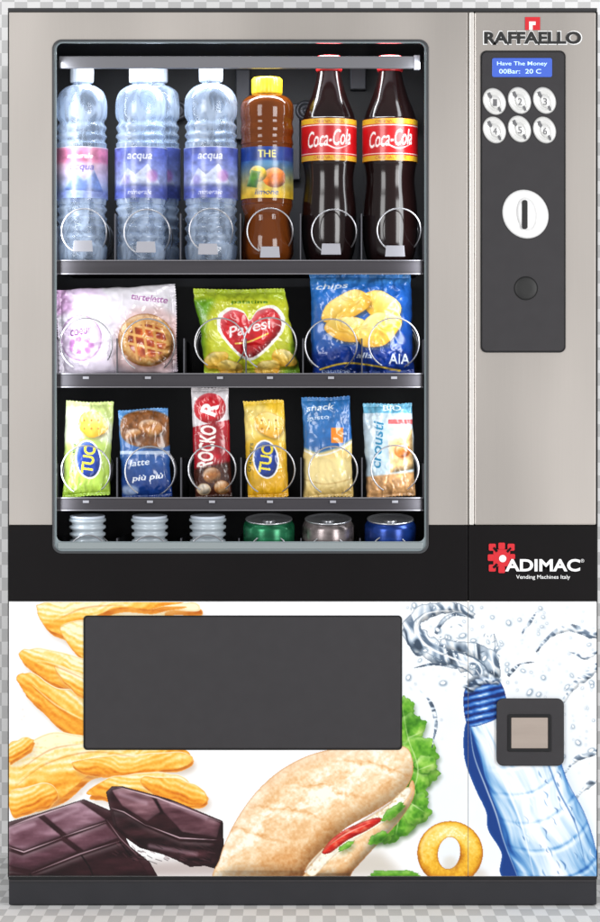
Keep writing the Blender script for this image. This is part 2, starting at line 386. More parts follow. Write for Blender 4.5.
# ------- shelves
X0,X1=W(57,0,.05)[0],W(423,0,.05)[0]
rows={1:(261,274,40,[84,147,211,270,334,399],[115,180.5,240.5,300.5,361.5]),
      2:(374,387,30,[86,148,220,270,331,394],[117,184,246,303,362]),
      3:(498,510,34,[86,150,212,270,333,395],[117,181,241,301,362]),
      4:(574,586,30,[88,150,208,269,328,390],[117,181,239,301,360])}
FZ={}
for k,(pt,pb,dv,cs,ds) in rows.items():
    z=W(0,pt,.05)[2]; FZ[k]=z-.004; zb_=W(0,pb,.05)[2]
    sh=boxes('shelf',[(X0,X1,z-.008,z-.004,.048,.5)],M['rail'],vm,0)
    boxes('front_rail',[(X0,X1,zb_,z-.001,.040,.048)],M['rail'],sh,.0015)
    boxes('rail_lip',[(X0,X1,z-.001,z+.0015,.038,.050)],M['lip'],sh,.0006)  # paler lip colour paints the thin highlight along the rail top
    boxes('rail_lower_lip',[(X0,X1,zb_-.0015,zb_+.001,.0375,.0400)],M['lip'],sh,.0004)
    for d in ds:
        x=W(d,0,.05)[0]; boxes('divider',[(x-.0012,x+.0012,z-.004,z+dv*PX*1.2,.052,.48)],M['divider'],sh)
    boxes('side_guide',[(X0-.002,X0,z-.004,z+.07,.05,.48)],M['divider'],sh)
    boxes('side_guide',[(X1,X1+.002,z-.004,z+.07,.05,.48)],M['divider'],sh)
    rr={1:22.5,2:26,3:24.5,4:20}[k]; cyy={1:231,2:344,3:470,4:555}[k]
    pitch={1:.118,2:.085,3:.055,4:.11}[k]
    for i,c in enumerate(cs):
        cx,_,cz=W(c,cyy+[0,1.5,-1,0,1,-1][i]*.8,.036); pts=[]; r=rr*PX*(1+[0,.02,-.03,.02,0,-.02][i])
        turns=3 if k<4 else 2; N=44*turns
        for q in range(N+1):
            tt=q/44; fl=math.floor(tt); fr=tt-fl; y=.034+pitch*(fl+ (sm(min(1,max(0,(fr-.62)/.38))))) + .006*fr
            a=2*PI*tt+.5
            pts.append((cx-r*math.sin(a),y,cz-r*math.cos(a)))
        tube('spiral_coil',pts,.0015,M['wire'],sh)
        if k==1:
            ty=[246,247,249,252,249,251][i]; tx=[83,146,208,270,331,395][i]
            prism('price_tag',[(tx-9,ty-5.5),(tx+9,ty-5.5),(tx+10,ty+5.5),(tx-10,ty+5.5)],.030,.0325,M['tag'],sh,.0006)
        elif k<4:
            prism('price_tag',R4(c-3,c+3,pt+2.5,pt+5),.0345,.0355,M['tag'],sh,.0003)

# ------- keypad column
kp=prism('keypad_panel',rrect(480.5,565.5,50.5,352.5,6),-.005,.0,M['dark2'],vm,.0008)
prism('panel_face',rrect(482,564,52,351,5),-.0075,-.004,M['dark'],kp,.001)
ds=prism('display',rrect(492,552,58,77,2),-.0095,-.0070,M['lcd'],vm,.0006)
text('display_text','Have The Money',497,547,61.5,66.5,-.0100,M['lcdtext'],ds,.005)
text('display_text','00Bar:  20 C',499,541,69,73.5,-.0100,M['lcdtext'],ds,.005)
for i,(a,b) in enumerate(((494,102),(519,101),(544,101),(494,130.5),(519,129.5),(544,130.5))):
    bt=lathey('key_button',[(11.0,-.0070),(11.2,-.0095),(10.2,-.0125),(8.6,-.0135),(7.4,-.0115),(6.4,-.0105)],a,b,M['chrome'],vm,1.0,1.24,-.42,smooth=True)
    lathey('button_cap',[(6.2,-.0100),(6.0,-.0135),(4.4,-.0155),(2,-.016)],a+.8,b+.8,M['chrome'],bt,.78,1.2,-.42)
    text('button_number',str(i+1),a-1.2,a+3.0,b-2.8,b+4,-.0166,M['greyink'],bt,.0)
    prism('button_slit',[(a-7.0,b-8.5),(a-4.2,b-10),(a-1.2,b-3.5),(a-3.0,b-2.5)],-.0150,-.0125,M['greyink'],bt,.0003)
    prism('button_slit',[(a+3.4,b+5.5),(a+5.2,b+4.2),(a+7.6,b+9),(a+5.6,b+10)],-.0150,-.0125,M['greyink'],bt,.0003)
cs_=lathey('coin_slot_plate',[(24,-.0070),(24,-.0095),(22.8,-.0125),(20.5,-.0135),(17.5,-.0125),(15,-.0100),(13,-.0100)],525,214.5,M['white'],vm,.94,1.04,-.5)
lathey('slot_guide',[(13,-.0099),(12.6,-.0135),(9,-.0155)],526,214.5,M['white'],cs_,.72,1.3,-.12)
prism('slot_opening',rrect(521.8,527.4,200,229,2.4),-.0170,-.0140,M['ink'],cs_,.0003)
lathey('lock_knob',[(12,-.0070),(11.5,-.0095),(10,-.0105),(5,-.0108)],525.5,288.5,M['ink'],vm)
# logos
text('logo_lettering','RAFFAELLO',484,581,31.5,44,-.0042,M['ink'],vm,.042)
text('logo_lettering_outline','RAFFAELLO',482.8,582.2,30.6,45.0,-.0032,M['whiteink'],vm,.068)
prism('logo_square',R4(525,540,17,30),-.0040,-.003,M['redink'],vm,0)
prism('logo_square_notch',[(529,21.5),(535.5,21.5),(535.5,25),(532.5,25),(532.5,30),(529,30)],-.0050,-.0042,M['whiteink'],vm,0)
em=prism('emblem',rrect(493.2,510,549.5,566.5,2),-.0030,-.0015,M['redink'],vm,0)
for (ax,ay,r) in ((492.2,547.2,3.5),(501.6,546.0,3.3),(511,547.2,3.5),(491,557.6,3.3),(492.2,568,3.5),(501.6,569.8,3.3),(512.4,556.6,2.6)):
    prism('emblem_lobe',rrect(ax-r,ax+r,ay-r,ay+r,1.2,4),-.0038,-.0016,M['redink'],em,0)
for q in ([(496.2,552.4),(498.0,550.8),(494.2,546.8),(492.6,548.4)],[(506.2,551.2),(507.8,552.8),(511.6,548.6),(510.2,547.2)],[(496.4,563.2),(498,565),(494,568.8),(492.4,567)]):
    prism('emblem_ray',q,-.0046,-.0040,M['black'],em,0)
prism('emblem_dot',ell(502.6,558.6,3.6,3.6),-.0046,-.0040,M['whiteink'],em,0)
text('maker_lettering','ADIMAC',505,580,559,571.5,-.0050,M['whiteink'],vm,.03)
text('maker_tagline','Vending Machines Italy',516,570,575,580,-.0030,M['whiteink'],vm,.005)
text('trademark','®',580.5,584,559,562.5,-.003,M['whiteink'],vm,.0)

# ------- printed lower panel
ST=.55
cv=Cv(8,598,600,878,ST,(250,250,251))
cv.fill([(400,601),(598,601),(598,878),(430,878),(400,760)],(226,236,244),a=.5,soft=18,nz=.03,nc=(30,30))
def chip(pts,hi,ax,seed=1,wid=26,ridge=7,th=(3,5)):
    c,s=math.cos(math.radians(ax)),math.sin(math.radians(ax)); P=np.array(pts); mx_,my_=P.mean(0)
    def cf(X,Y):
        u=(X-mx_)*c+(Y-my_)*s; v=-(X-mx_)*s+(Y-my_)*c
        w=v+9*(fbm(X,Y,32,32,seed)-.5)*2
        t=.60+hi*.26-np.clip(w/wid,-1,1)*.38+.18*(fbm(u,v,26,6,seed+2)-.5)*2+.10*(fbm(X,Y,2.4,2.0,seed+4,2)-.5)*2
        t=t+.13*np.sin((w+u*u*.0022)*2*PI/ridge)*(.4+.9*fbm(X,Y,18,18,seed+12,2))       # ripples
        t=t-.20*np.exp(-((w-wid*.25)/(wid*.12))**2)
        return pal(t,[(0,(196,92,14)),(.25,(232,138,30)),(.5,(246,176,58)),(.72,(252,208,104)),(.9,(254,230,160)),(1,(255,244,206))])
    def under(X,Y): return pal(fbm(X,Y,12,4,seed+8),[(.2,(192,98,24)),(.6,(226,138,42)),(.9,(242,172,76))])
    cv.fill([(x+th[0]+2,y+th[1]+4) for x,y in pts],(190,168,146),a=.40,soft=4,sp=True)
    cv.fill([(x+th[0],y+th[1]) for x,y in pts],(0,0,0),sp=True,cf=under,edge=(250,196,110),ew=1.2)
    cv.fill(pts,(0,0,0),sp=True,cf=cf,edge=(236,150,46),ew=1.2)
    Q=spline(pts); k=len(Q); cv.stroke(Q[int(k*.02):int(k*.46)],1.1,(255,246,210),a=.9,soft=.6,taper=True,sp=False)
def jit(pts,seed,a=1.1):
    r_=np.random.RandomState(seed); Q=spline(pts,3); return [(x+a*r_.randn()*.6,y+a*r_.randn()*.6) for x,y in Q]
def chipj(pts,hi,ax,seed=1,wid=26,ridge=7,th=(3,5)): chip(jit(pts,seed),hi,ax,seed,wid,ridge,th)
chipj([(95,604),(150,601),(193,603),(197,611),(165,614),(190,650),(180,690),(120,700),(92,660)],1.2,10,2,50)
chipj([(36,610),(44,603),(70,600),(120,601),(184,602),(150,608),(112,610),(96,618),(86,634),(68,638),(50,630)],.5,-12,3,24,6)
chipj([(60,630),(92,620),(120,640),(110,690),(84,660)],.8,20,33,30)
chipj([(19,655),(30,649),(56,651),(92,662),(98,682),(82,690),(56,684),(34,670)],.5,20,4,24,6)
chipj([(17,676),(32,673),(58,688),(100,696),(112,732),(88,742),(60,726),(38,706),(24,692)],.2,38,5,26,7)
chipj([(56,666),(78,672),(104,686),(104,700),(84,696),(64,682)],1,30,35,20,6,th=(1,3))
chipj([(8,776),(14,754),(36,738),(62,732),(96,739),(150,747),(188,751),(184,763),(150,767),(120,767),(88,776),(62,798),(32,806),(9,800)],.6,-14,6,36,8)
chipj([(72,763),(104,757),(150,753),(189,754),(186,766),(150,773),(112,774),(84,772)],0,-4,9,18,5,th=(1,3))
chipj([(86,792),(112,778),(150,773),(178,776),(196,786),(205,796),(180,801),(130,797),(100,796)],.5,6,7,24,6)
chipj([(140,780),(170,776),(196,785),(207,798),(196,806),(164,798)],-.1,20,8,20,5,th=(1,3))
chipj([(8,794),(24,788),(50,784),(58,796),(40,808),(14,814)],0,-20,36,18,6,th=(1,3))
chipj([(8,746),(22,738),(34,740),(26,752),(10,762)],.2,-40,37,14,5,th=(1,3))
for q in ([(16,786),(46,764),(90,752),(134,757)],[(38,662),(60,668),(86,680)],[(34,688),(58,708),(88,724)],[(54,622),(84,608),(124,605)],[(20,770),(50,750),(80,744)]):
    cv.stroke(q,1.4,(200,100,20),a=.45,soft=1.4,taper=True); cv.stroke([(x-1,y-2.6) for x,y in q],1.6,(255,242,200),a=.65,soft=1.2,taper=True)
rr_=np.random.RandomState(77)
for i in range(110):
    x,y=[(8+rr_.rand()*90,740+rr_.rand()*60),(20+rr_.rand()*70,655+rr_.rand()*70),(100+rr_.rand()*90,758+rr_.rand()*40)][i%3]
    cv.fill(ell(x,y,.8,.7,0,8),[(180,84,16),(255,244,210)][i%2],a=.35,soft=.6)
# chocolate
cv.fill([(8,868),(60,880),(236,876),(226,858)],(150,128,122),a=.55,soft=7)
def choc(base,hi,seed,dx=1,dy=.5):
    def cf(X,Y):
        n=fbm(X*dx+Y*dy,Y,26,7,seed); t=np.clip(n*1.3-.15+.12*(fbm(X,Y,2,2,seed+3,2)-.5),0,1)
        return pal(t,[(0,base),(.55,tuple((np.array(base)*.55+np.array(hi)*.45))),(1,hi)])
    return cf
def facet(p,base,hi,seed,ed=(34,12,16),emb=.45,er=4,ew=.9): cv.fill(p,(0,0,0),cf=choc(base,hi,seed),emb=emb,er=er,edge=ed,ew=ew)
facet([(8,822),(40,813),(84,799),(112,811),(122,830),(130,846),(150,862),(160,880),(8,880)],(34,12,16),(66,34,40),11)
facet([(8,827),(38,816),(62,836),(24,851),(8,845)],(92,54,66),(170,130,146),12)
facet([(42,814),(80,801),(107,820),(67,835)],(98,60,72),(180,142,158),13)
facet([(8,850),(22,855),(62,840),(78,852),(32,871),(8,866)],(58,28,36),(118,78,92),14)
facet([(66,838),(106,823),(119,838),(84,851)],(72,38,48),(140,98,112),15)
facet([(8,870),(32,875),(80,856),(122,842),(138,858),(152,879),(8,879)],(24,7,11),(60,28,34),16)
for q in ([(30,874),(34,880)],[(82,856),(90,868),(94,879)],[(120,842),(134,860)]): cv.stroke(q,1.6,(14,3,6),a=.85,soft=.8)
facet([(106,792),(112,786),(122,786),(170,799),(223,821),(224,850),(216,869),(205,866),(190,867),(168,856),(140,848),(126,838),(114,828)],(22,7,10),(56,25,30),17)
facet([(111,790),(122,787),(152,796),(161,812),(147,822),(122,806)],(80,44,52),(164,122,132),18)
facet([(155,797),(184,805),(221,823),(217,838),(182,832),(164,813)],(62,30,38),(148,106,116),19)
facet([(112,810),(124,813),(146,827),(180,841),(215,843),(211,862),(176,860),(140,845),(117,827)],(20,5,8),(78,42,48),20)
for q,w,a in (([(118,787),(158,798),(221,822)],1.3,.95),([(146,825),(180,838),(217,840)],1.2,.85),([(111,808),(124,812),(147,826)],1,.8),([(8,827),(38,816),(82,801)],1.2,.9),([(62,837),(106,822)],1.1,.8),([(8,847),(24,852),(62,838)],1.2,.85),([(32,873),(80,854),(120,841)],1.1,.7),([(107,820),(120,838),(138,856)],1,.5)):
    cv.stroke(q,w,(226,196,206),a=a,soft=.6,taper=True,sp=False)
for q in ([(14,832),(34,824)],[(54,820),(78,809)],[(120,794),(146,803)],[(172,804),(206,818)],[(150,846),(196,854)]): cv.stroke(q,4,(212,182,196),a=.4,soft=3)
rc=np.random.RandomState(3)
for i in range(60):
    x=110+rc.rand()*100; y=842+rc.rand()*20; cv.stroke([(x,y),(x+3+rc.rand()*5,y+1+rc.rand()*3)],.8,[(96,60,66),(12,3,5)][i%2],a=.5,soft=.6)
# lettuce
def leaf(c,rx,ry,rot,seed,k):
    r_=np.random.RandomState(seed); P=[]; ca,sa=math.cos(math.radians(rot)),math.sin(math.radians(rot))
    for i in range(56):
        a=2*PI*i/56; q=1+.08*math.sin(5*a+seed)+.05*math.sin(11*a+seed*2)+.025*r_.randn(); u=rx*q*math.cos(a); v=ry*q*math.sin(a); P.append((c[0]+u*ca-v*sa,c[1]+u*sa+v*ca))
    def cf(X,Y):
        dd=np.hypot((X-c[0])/rx,(Y-c[1])/ry); t=fbm(X,Y,12,12,seed)*.62+.26*(1-np.abs(fbm(X,Y,8,8,seed+9)*2-1))+k*.10+.12*np.clip(dd,0,1.1)-.06+.10*(fbm(X,Y,3,3,seed+2,2)-.5)
        return pal(t,[(0,(20,66,10)),(.35,(56,124,22)),(.55,(98,170,42)),(.75,(158,212,86)),(1,(226,244,170))])
    cv.fill([(x+1.5,y+3) for x,y in P],(40,70,24),a=.45,soft=3); cv.fill(P,(0,0,0),sp=True,cf=cf,emb=.4,er=4,edge=(84,150,40),ew=.8)
for i,(c,rx,ry,ro,k) in enumerate((((404,712),10,15,10,-.2),((410,730),15,17,30,.3),((419,752),19,16,10,-.2),((422,772),17,14,10,.5),((408,788),22,17,-20,0),((408,812),24,18,-30,.1),((392,828),22,14,-20,.5),((426,764),11,9,0,1),((404,798),13,10,-40,1.1),((414,814),11,9,-40,1),((380,834),14,9,-10,.9))):
    leaf(c,rx,ry,ro,30+i,k)
for q in ([(402,704),(408,738),(418,770),(408,800),(390,826)],[(418,770),(434,764)],[(406,800),(424,812)],[(408,738),(422,732)],[(400,812),(396,834)]): cv.stroke(q,1.1,(226,242,190),a=.6,soft=1,taper=True)
# sandwich: crusty, floury half baguette
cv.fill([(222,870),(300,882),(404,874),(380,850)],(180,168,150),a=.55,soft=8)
ax0=np.array([236.,856.]); ax1=np.array([402.,764.]); dv=(ax1-ax0)/np.linalg.norm(ax1-ax0)
def bread(off,half,seed,dk=0,score=True):
    def cf(X,Y):
        u=(X-ax0[0])*dv[0]+(Y-ax0[1])*dv[1]; v=-(X-ax0[0])*dv[1]+(Y-ax0[1])*dv[0]-off
        v=v+8*(fbm(X,Y,30,26,seed)-.5)
        z=np.clip(v/half,-1.1,1.1); t=.76-.42*np.clip(z,0,1.1)**1.5-.30*np.clip(-z-.2,0,1)**2.2+.18*(fbm(u,v,22,9,seed+1)-.5)*2+.16*(fbm(X,Y,2.6,2.6,seed+5,2)-.5)*2-dk
        fl=np.clip((fbm(u,v,16,7,seed+15)-.46)*4,0,1)*np.clip(1-np.abs(z+.2)*1.1,0,1); t=t+.28*fl*(.5+.8*fbm(X,Y,1.8,1.8,seed+16,1))    # flour
        if score:
            for k in range(4):
                uc=24+k*46+5*math.sin(k*3); d=(u-uc)-v*1.15+7*(fbm(X,Y,8,8,seed+20+k)-.5)*2; wv=np.clip(1-((v+6)/(half*.62))**2,0,1)
                t=t+.16*np.exp(-(d/(6.5*wv+.1))**2)*wv; t=t-.24*np.exp(-((d-9.5*wv)/2.4)**2)*wv*(.5+fbm(X,Y,5,5,seed+30+k))
        return pal(t,[(0,(140,76,30)),(.2,(186,116,58)),(.42,(222,162,100)),(.62,(238,194,142)),(.82,(249,224,186)),(1,(255,248,232))])
    return cf
br=[(218,882),(220,858),(229,834),(242,811),(260,788),(284,768),(316,753),(360,745),(402,746),(412,758),(412,776),(400,794),(374,812),(346,828),(324,848),(306,868),(298,882)]
cv.fill(br,(0,0,0),sp=True,cf=bread(-6,46,41),emb=.4,er=14,ld=(-.4,-.9),edge=(200,134,74),ew=1.4)
cv.fill([(302,882),(318,860),(342,837),(374,818),(402,798),(412,780),(414,796),(400,820),(376,846),(354,870),(344,882)],(0,0,0),sp=True,cf=bread(50,24,44,.03,False),emb=.6,er=9,edge=(200,136,78),ew=1.4)
cv.fill([(306,868),(326,846),(354,826),(384,808),(406,788),(410,794),(390,818),(358,838),(332,858),(314,876)],(252,244,226),sp=True,nz=.14,nc=(5,4),seed=45,edge=(206,176,130),ew=1.5)
rb=np.random.RandomState(8)
for i in range(70):
    t_=rb.rand(); x=308+98*t_+rb.randn()*2; y=872-78*t_**.95+rb.randn()*2.6; cv.fill(ell(x,y,.6+rb.rand()*1.6,.5+rb.rand(),-35,10),(214,184,136),a=.55,soft=.5)
def tom(X,Y): return pal(fbm(X,Y,8,3,46)*1.1,[(0,(150,8,8)),(.4,(206,24,18)),(.65,(232,56,36)),(1,(252,160,130))])
cv.fill([(322,852),(333,838),(350,827),(374,818),(382,820),(368,830),(348,840),(330,853)],(0,0,0),sp=True,cf=tom,emb=.5,er=3,edge=(150,10,10),ew=1)
cv.stroke([(328,846),(346,834),(370,823)],1.2,(255,200,184),a=.85,soft=.8,taper=True)
leaf((393,812),14,5,-38,61,.6); leaf((378,838),11,5,-30,62,.3); leaf((346,846),9,3,-30,64,.6)
cv.stroke([(306,870),(328,846),(358,824),(392,802)],1.4,(140,80,36),a=.4,soft=1.4)
leaf((394,876),27,6,0,63,.1)
# ring snack (open torus)
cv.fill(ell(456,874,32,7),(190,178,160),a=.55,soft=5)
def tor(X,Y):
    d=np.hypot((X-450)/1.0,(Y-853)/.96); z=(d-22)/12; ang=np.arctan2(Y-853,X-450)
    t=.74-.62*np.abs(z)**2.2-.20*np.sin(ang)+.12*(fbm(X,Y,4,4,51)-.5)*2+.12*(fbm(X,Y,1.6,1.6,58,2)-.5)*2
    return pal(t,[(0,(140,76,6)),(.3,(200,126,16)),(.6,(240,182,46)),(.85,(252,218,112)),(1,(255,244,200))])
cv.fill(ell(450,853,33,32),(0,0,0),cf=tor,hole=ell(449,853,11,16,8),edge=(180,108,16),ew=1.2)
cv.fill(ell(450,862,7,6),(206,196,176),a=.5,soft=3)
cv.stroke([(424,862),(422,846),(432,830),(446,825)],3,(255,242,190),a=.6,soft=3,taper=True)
# splash and bottle
r5=np.random.RandomState(9)
def drop(x,y,r,el=1,rot=0):
    cv.fill(ell(x,y,r*el,r,rot,14),(120,142,162),a=.85,soft=.6); cv.fill(ell(x-.15*r,y-.15*r,r*el*.6,r*.55,rot,12),(250,252,255),a=.95,soft=.5)
def wat(seed,cx=22,cy=7,rot=0.5):
    def cf(X,Y):
        c,s=math.cos(rot),math.sin(rot); u=X*c+Y*s; v=-X*s+Y*c
        wx=fbm(X,Y,20,20,seed+20,2)*14
        t=fbm(u+wx,v+wx,cx,cy,seed,2); t=np.clip((t-.5)*2.1+.5,0,1)
        return pal(t,[(0,(52,68,88)),(.13,(112,130,150)),(.28,(180,196,212)),(.42,(222,232,240)),(.55,(252,253,255)),(.68,(244,248,251)),(.8,(190,204,218)),(.92,(132,152,174)),(1,(84,104,128))])
    return cf
def ragged(path,w0,w1,seed,j=.12,bul=.5):
    r_=np.random.RandomState(seed); P=ospl(path,6); L_=[];R_=[]; n=len(P); ja=0;jb=0
    for i,(x,y) in enumerate(P):
        a=P[max(0,i-1)]; b_=P[min(n-1,i+1)]; dx,dy=b_[0]-a[0],b_[1]-a[1]; l=math.hypot(dx,dy)+1e-6; t=i/(n-1); w=(w0*(1-t)+w1*t)*(.7+bul*math.sin(PI*t))
        ja=.7*ja+j*r_.randn(); jb=.7*jb+j*r_.randn()
        L_.append((x-dy/l*w*(1+ja),y+dx/l*w*(1+ja))); R_.append((x+dy/l*w*(1+jb),y-dx/l*w*(1+jb)))
    return L_+R_[::-1]
for k,(path,w0,w1) in enumerate((([(478,664),(456,666),(434,664),(414,668)],3,.6),([(436,634),(442,622),(456,614),(474,618)],2.5,.8),([(484,662),(496,650),(494,634)],3.2,.6),([(430,650),(418,654),(410,646)],3,.8),([(488,690),(482,672),(462,660),(438,652),(420,642),(412,628),(420,614),(438,608),(458,608),(474,616)],13,4),([(490,686),(494,668),(484,654),(462,648),(440,642)],8,5))):
    g=ragged(path,w0,w1,k+3)
    cv.fill(g,(0,0,0),a=.96,sp=False,cf=wat(52+k,24,7,.5+k*.15),edge=(92,110,130),ew=1.1,emb=.7,er=5,soft=.4)
for q,w,c_ in (([(484,684),(474,668),(452,658),(430,648),(418,634),(420,620)],2.2,(255,255,255)),([(490,684),(486,668),(470,656),(446,650)],1.5,(70,90,112)),([(424,640),(416,628),(424,615),(442,611),(462,612)],1.4,(255,255,255)),([(478,682),(466,670),(444,662),(426,652)],1.3,(78,98,120)),([(494,676),(492,664),(480,654)],1.8,(255,255,255)),([(414,634),(414,622),(426,612)],1.1,(80,98,118)),([(440,656),(456,652),(472,658)],1.1,(70,88,110))):
    cv.stroke(q,w,c_,a=.85,soft=.8,taper=True)
for i in range(40):
    t=r5.rand(); x=412+t*86+r5.randn()*7; y=610+46*t+r5.randn()*17; a=r5.rand()*2*PI; l=1.5+r5.rand()*4
    cv.stroke([(x,y),(x+l*math.cos(a)*.9,y+l*.35*math.sin(a)),(x+l*1.5*math.cos(a),y+l*.8*math.sin(a))],.7+r5.rand()*.9,[(90,106,124),(250,253,255),(140,156,172)][i%3],a=.8,soft=.6,taper=True)
for i in range(320):
    if i<220: x=470+r5.rand()*126; y=606+r5.rand()*160
    elif i<280: x=405+r5.rand()*70; y=602+r5.rand()*90
    else: x=440+r5.rand()*155; y=604+r5.rand()*230
    if 412<x<490 and 790<y: continue
    drop(x,y,.35+r5.rand()**5*2.6,1+r5.rand()*.9,r5.rand()*180)
for k,(path,w0,w1) in enumerate((([(536,652),(552,634),(572,627),(590,634),(598,630)],1.5,4),([(562,704),(574,686),(588,675),(598,664)],1.8,5),([(568,650),(584,658),(598,652)],1,3),([(420,690),(430,702),(436,724),(432,748)],2,1),([(562,776),(578,760),(598,752)],1,4.5),([(572,804),(586,786),(598,780)],1,4),([(520,636),(530,622),(536,612)],1,.8),([(508,676),(520,664),(534,662)],2,.6))):
    cv.fill(ragged(path,w0,w1,60+k,.25),(0,0,0),a=.9,cf=wat(70+k,11,4,.4),soft=.5,emb=.5,er=3)
bot=[(466,722),(482,714),(504,700),(520,704),(540,720),(556,748),(568,782),(584,812),(595,846),(598,880),(508,880),(501,852),(488,830),(486,812),(474,786),(464,756)]
ba=math.radians(64)
def bcf(X,Y):
    c,s=math.cos(ba),math.sin(ba); u=(X-482)*c+(Y-720)*s; v=-(X-482)*s+(Y-720)*c
    wv=14*(fbm(X,Y,34,34,90,2)-.5)
    n=fbm(u+wv,v+wv,95,8,91,3); n2=fbm(u,v+wv,34,4.5,92)
    hw=30+u*.14; zc=(v+18-u*.02)/hw; z=np.abs(zc)
    t=.76+.42*(n-.5)*2+.20*(n2-.5)*2
    q=u+.010*(v+18)**2+3*(fbm(X,Y,14,14,97,2)-.5); qm=q%31; on=np.clip((u-40)/14,0,1)*np.clip(1.1-z,0,1)
    t=t-.26*np.exp(-((qm-24)/1.7)**2)*on+.16*np.exp(-((qm-28)/2)**2)*on
    t=t-.55*np.clip(z,0,1.12)**7
    t=t-.18*np.clip((u-118)/40,0,1)
    return pal(t,[(0,(14,58,132)),(.18,(44,104,176)),(.36,(108,162,212)),(.54,(176,208,235)),(.72,(222,236,248)),(.9,(249,252,255)),(1,(255,255,255))])
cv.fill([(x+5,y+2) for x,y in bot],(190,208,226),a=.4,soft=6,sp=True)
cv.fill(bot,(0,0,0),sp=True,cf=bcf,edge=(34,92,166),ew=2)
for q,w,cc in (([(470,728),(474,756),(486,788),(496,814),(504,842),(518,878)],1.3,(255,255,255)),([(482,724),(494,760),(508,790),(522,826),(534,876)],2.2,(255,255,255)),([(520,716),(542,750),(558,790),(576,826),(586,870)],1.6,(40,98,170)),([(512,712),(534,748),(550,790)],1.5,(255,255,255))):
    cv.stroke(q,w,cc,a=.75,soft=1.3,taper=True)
for i in range(60):
    u=70+r5.rand()*110; v=(r5.rand()-.5)*70-14; c,s=math.cos(ba),math.sin(ba); x=482+u*c-v*s; y=720+u*s+v*c; l=2+r5.rand()*4
    cv.stroke([(x,y),(x+l*c+1.2*r5.randn(),y+l*s),(x+2*l*c,y+2*l*s)],.7+r5.rand()*1.1,[(26,80,150),(255,255,255),(70,130,190)][i%3],a=.55,soft=.8,taper=True)
def neck(X,Y):
    v=(Y-700)+(X-484)*.22; t=.5+.38*np.sin(v*2*PI/7)+.3*(fbm(X,Y,6,3,95)-.5)*2-.014*np.abs(X-482)
    return pal(t,[(0,(10,34,100)),(.35,(26,78,164)),(.65,(66,126,206)),(.9,(170,204,240)),(1,(240,248,255))])
cv.fill([(464,692),(478,678),(498,680),(506,698),(503,714),(484,724),(467,724)],(0,0,0),sp=True,cf=neck,edge=(16,50,120),ew=1.3)
cv.fill(ragged([(466,690),(480,680),(500,682)],5,5,88,.2),(0,0,0),cf=wat(89,8,4),a=.9,soft=.6,emb=.8,er=3)
lp=boxes('lower_door',[(W(9,0)[0],W(467,0)[0],W(0,876.5)[2],W(0,601.5)[2],.002,.033)],M['white'],vm)
lp2=boxes('lower_column',[(W(469,0)[0],W(597,0)[0],W(0,876.5)[2],W(0,601.5)[2],.002,.033)],M['white'],vm)
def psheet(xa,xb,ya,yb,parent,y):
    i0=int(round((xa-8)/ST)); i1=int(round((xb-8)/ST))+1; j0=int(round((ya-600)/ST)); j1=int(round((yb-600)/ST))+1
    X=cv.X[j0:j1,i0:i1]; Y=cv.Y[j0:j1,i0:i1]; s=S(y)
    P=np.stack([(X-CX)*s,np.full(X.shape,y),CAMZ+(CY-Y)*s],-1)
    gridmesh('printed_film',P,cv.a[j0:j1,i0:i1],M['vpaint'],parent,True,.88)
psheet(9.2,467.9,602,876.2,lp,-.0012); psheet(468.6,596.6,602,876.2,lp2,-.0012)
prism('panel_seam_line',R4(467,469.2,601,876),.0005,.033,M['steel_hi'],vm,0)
fl=prism('pickup_flap',rrect(83.5,402,615.5,750,4),-.004,.0,M['dark2'],vm,.0008)
prism('flap_face',rrect(85.2,400.5,617,748.2,3),-.0075,-.0035,M['dark'],fl,.0012)
cr=prism('coin_return',rrect(496.5,564,698.5,766,7),-.010,0,M['dark'],vm,.002)
ring('cup_bezel',rrect(508,551,714.5,751.5,1.5),rrect(511,548,717.5,748.5,1),-.0135,-.0095,M['dark2'],cr,.0006)
prism('cup_flap',R4(511,548,717.5,748.5),-.0120,-.0095,M['beige'],cr,.0008)
prism('lower_joint',R4(8.5,597,876.7,879.5),-.001,.033,M['dark2'],vm,.0003)
prism('plinth',R4(9,596.5,879.8,904.8),.003,.60,M['plinth'],vm,.002)
prism('plinth_top_strip',R4(9,596.5,879.8,882),.0005,.003,M['dark'],vm,.0003)

# ------------------------------------------------------------------ bottles
def mkbottle(name,label,cat,group,cx,yc,fz,body,cap,bm,cm,lab):
    s=S(yc); X=(cx-CX)*s
    pb=max(p[1] for p in body); pbe=PYz(fz+.0015,yc)
    def zz(py):
        k=min(1,max(0,(py-200)/(pb-200))); return CAMZ+(CY-(py+(pbe-pb)*k))*s
    rt=thing(name,label,cat,(X,yc,fz),group)
    lathe('body',[(max(r,.3)*s,zz(p)) for r,p in ospl(body,4)],X,yc,bm,rt,56)
    c=lathe('cap',[(r*s,zz(p)) for r,p in cap],X,yc,cm,rt,48)
    for v in c.data.vertices:
        a=math.atan2(v.co.y,v.co.x); f=1+.03*math.cos(16*a); v.co.x*=f; v.co.y*=f
    y0,y1,rr,cvs=lab; nx,ny=220,int((y1-y0)*2)
    ph=np.linspace(-PI,PI,nx); py=np.linspace(y0,y1,ny); PH,PY=np.meshgrid(ph,py)
    R=(rr+.7+.25*(fbm(PH*rr,PY,9,9,int(cx))-.5))*s
    P=np.stack([X+R*np.sin(PH),yc-R*np.cos(PH),CAMZ+(CY-PY)*s],-1)
    gridmesh('label',P,cvs.sample(PH*rr,PY),M['vlabel'],rt,True,.82)
    return rt
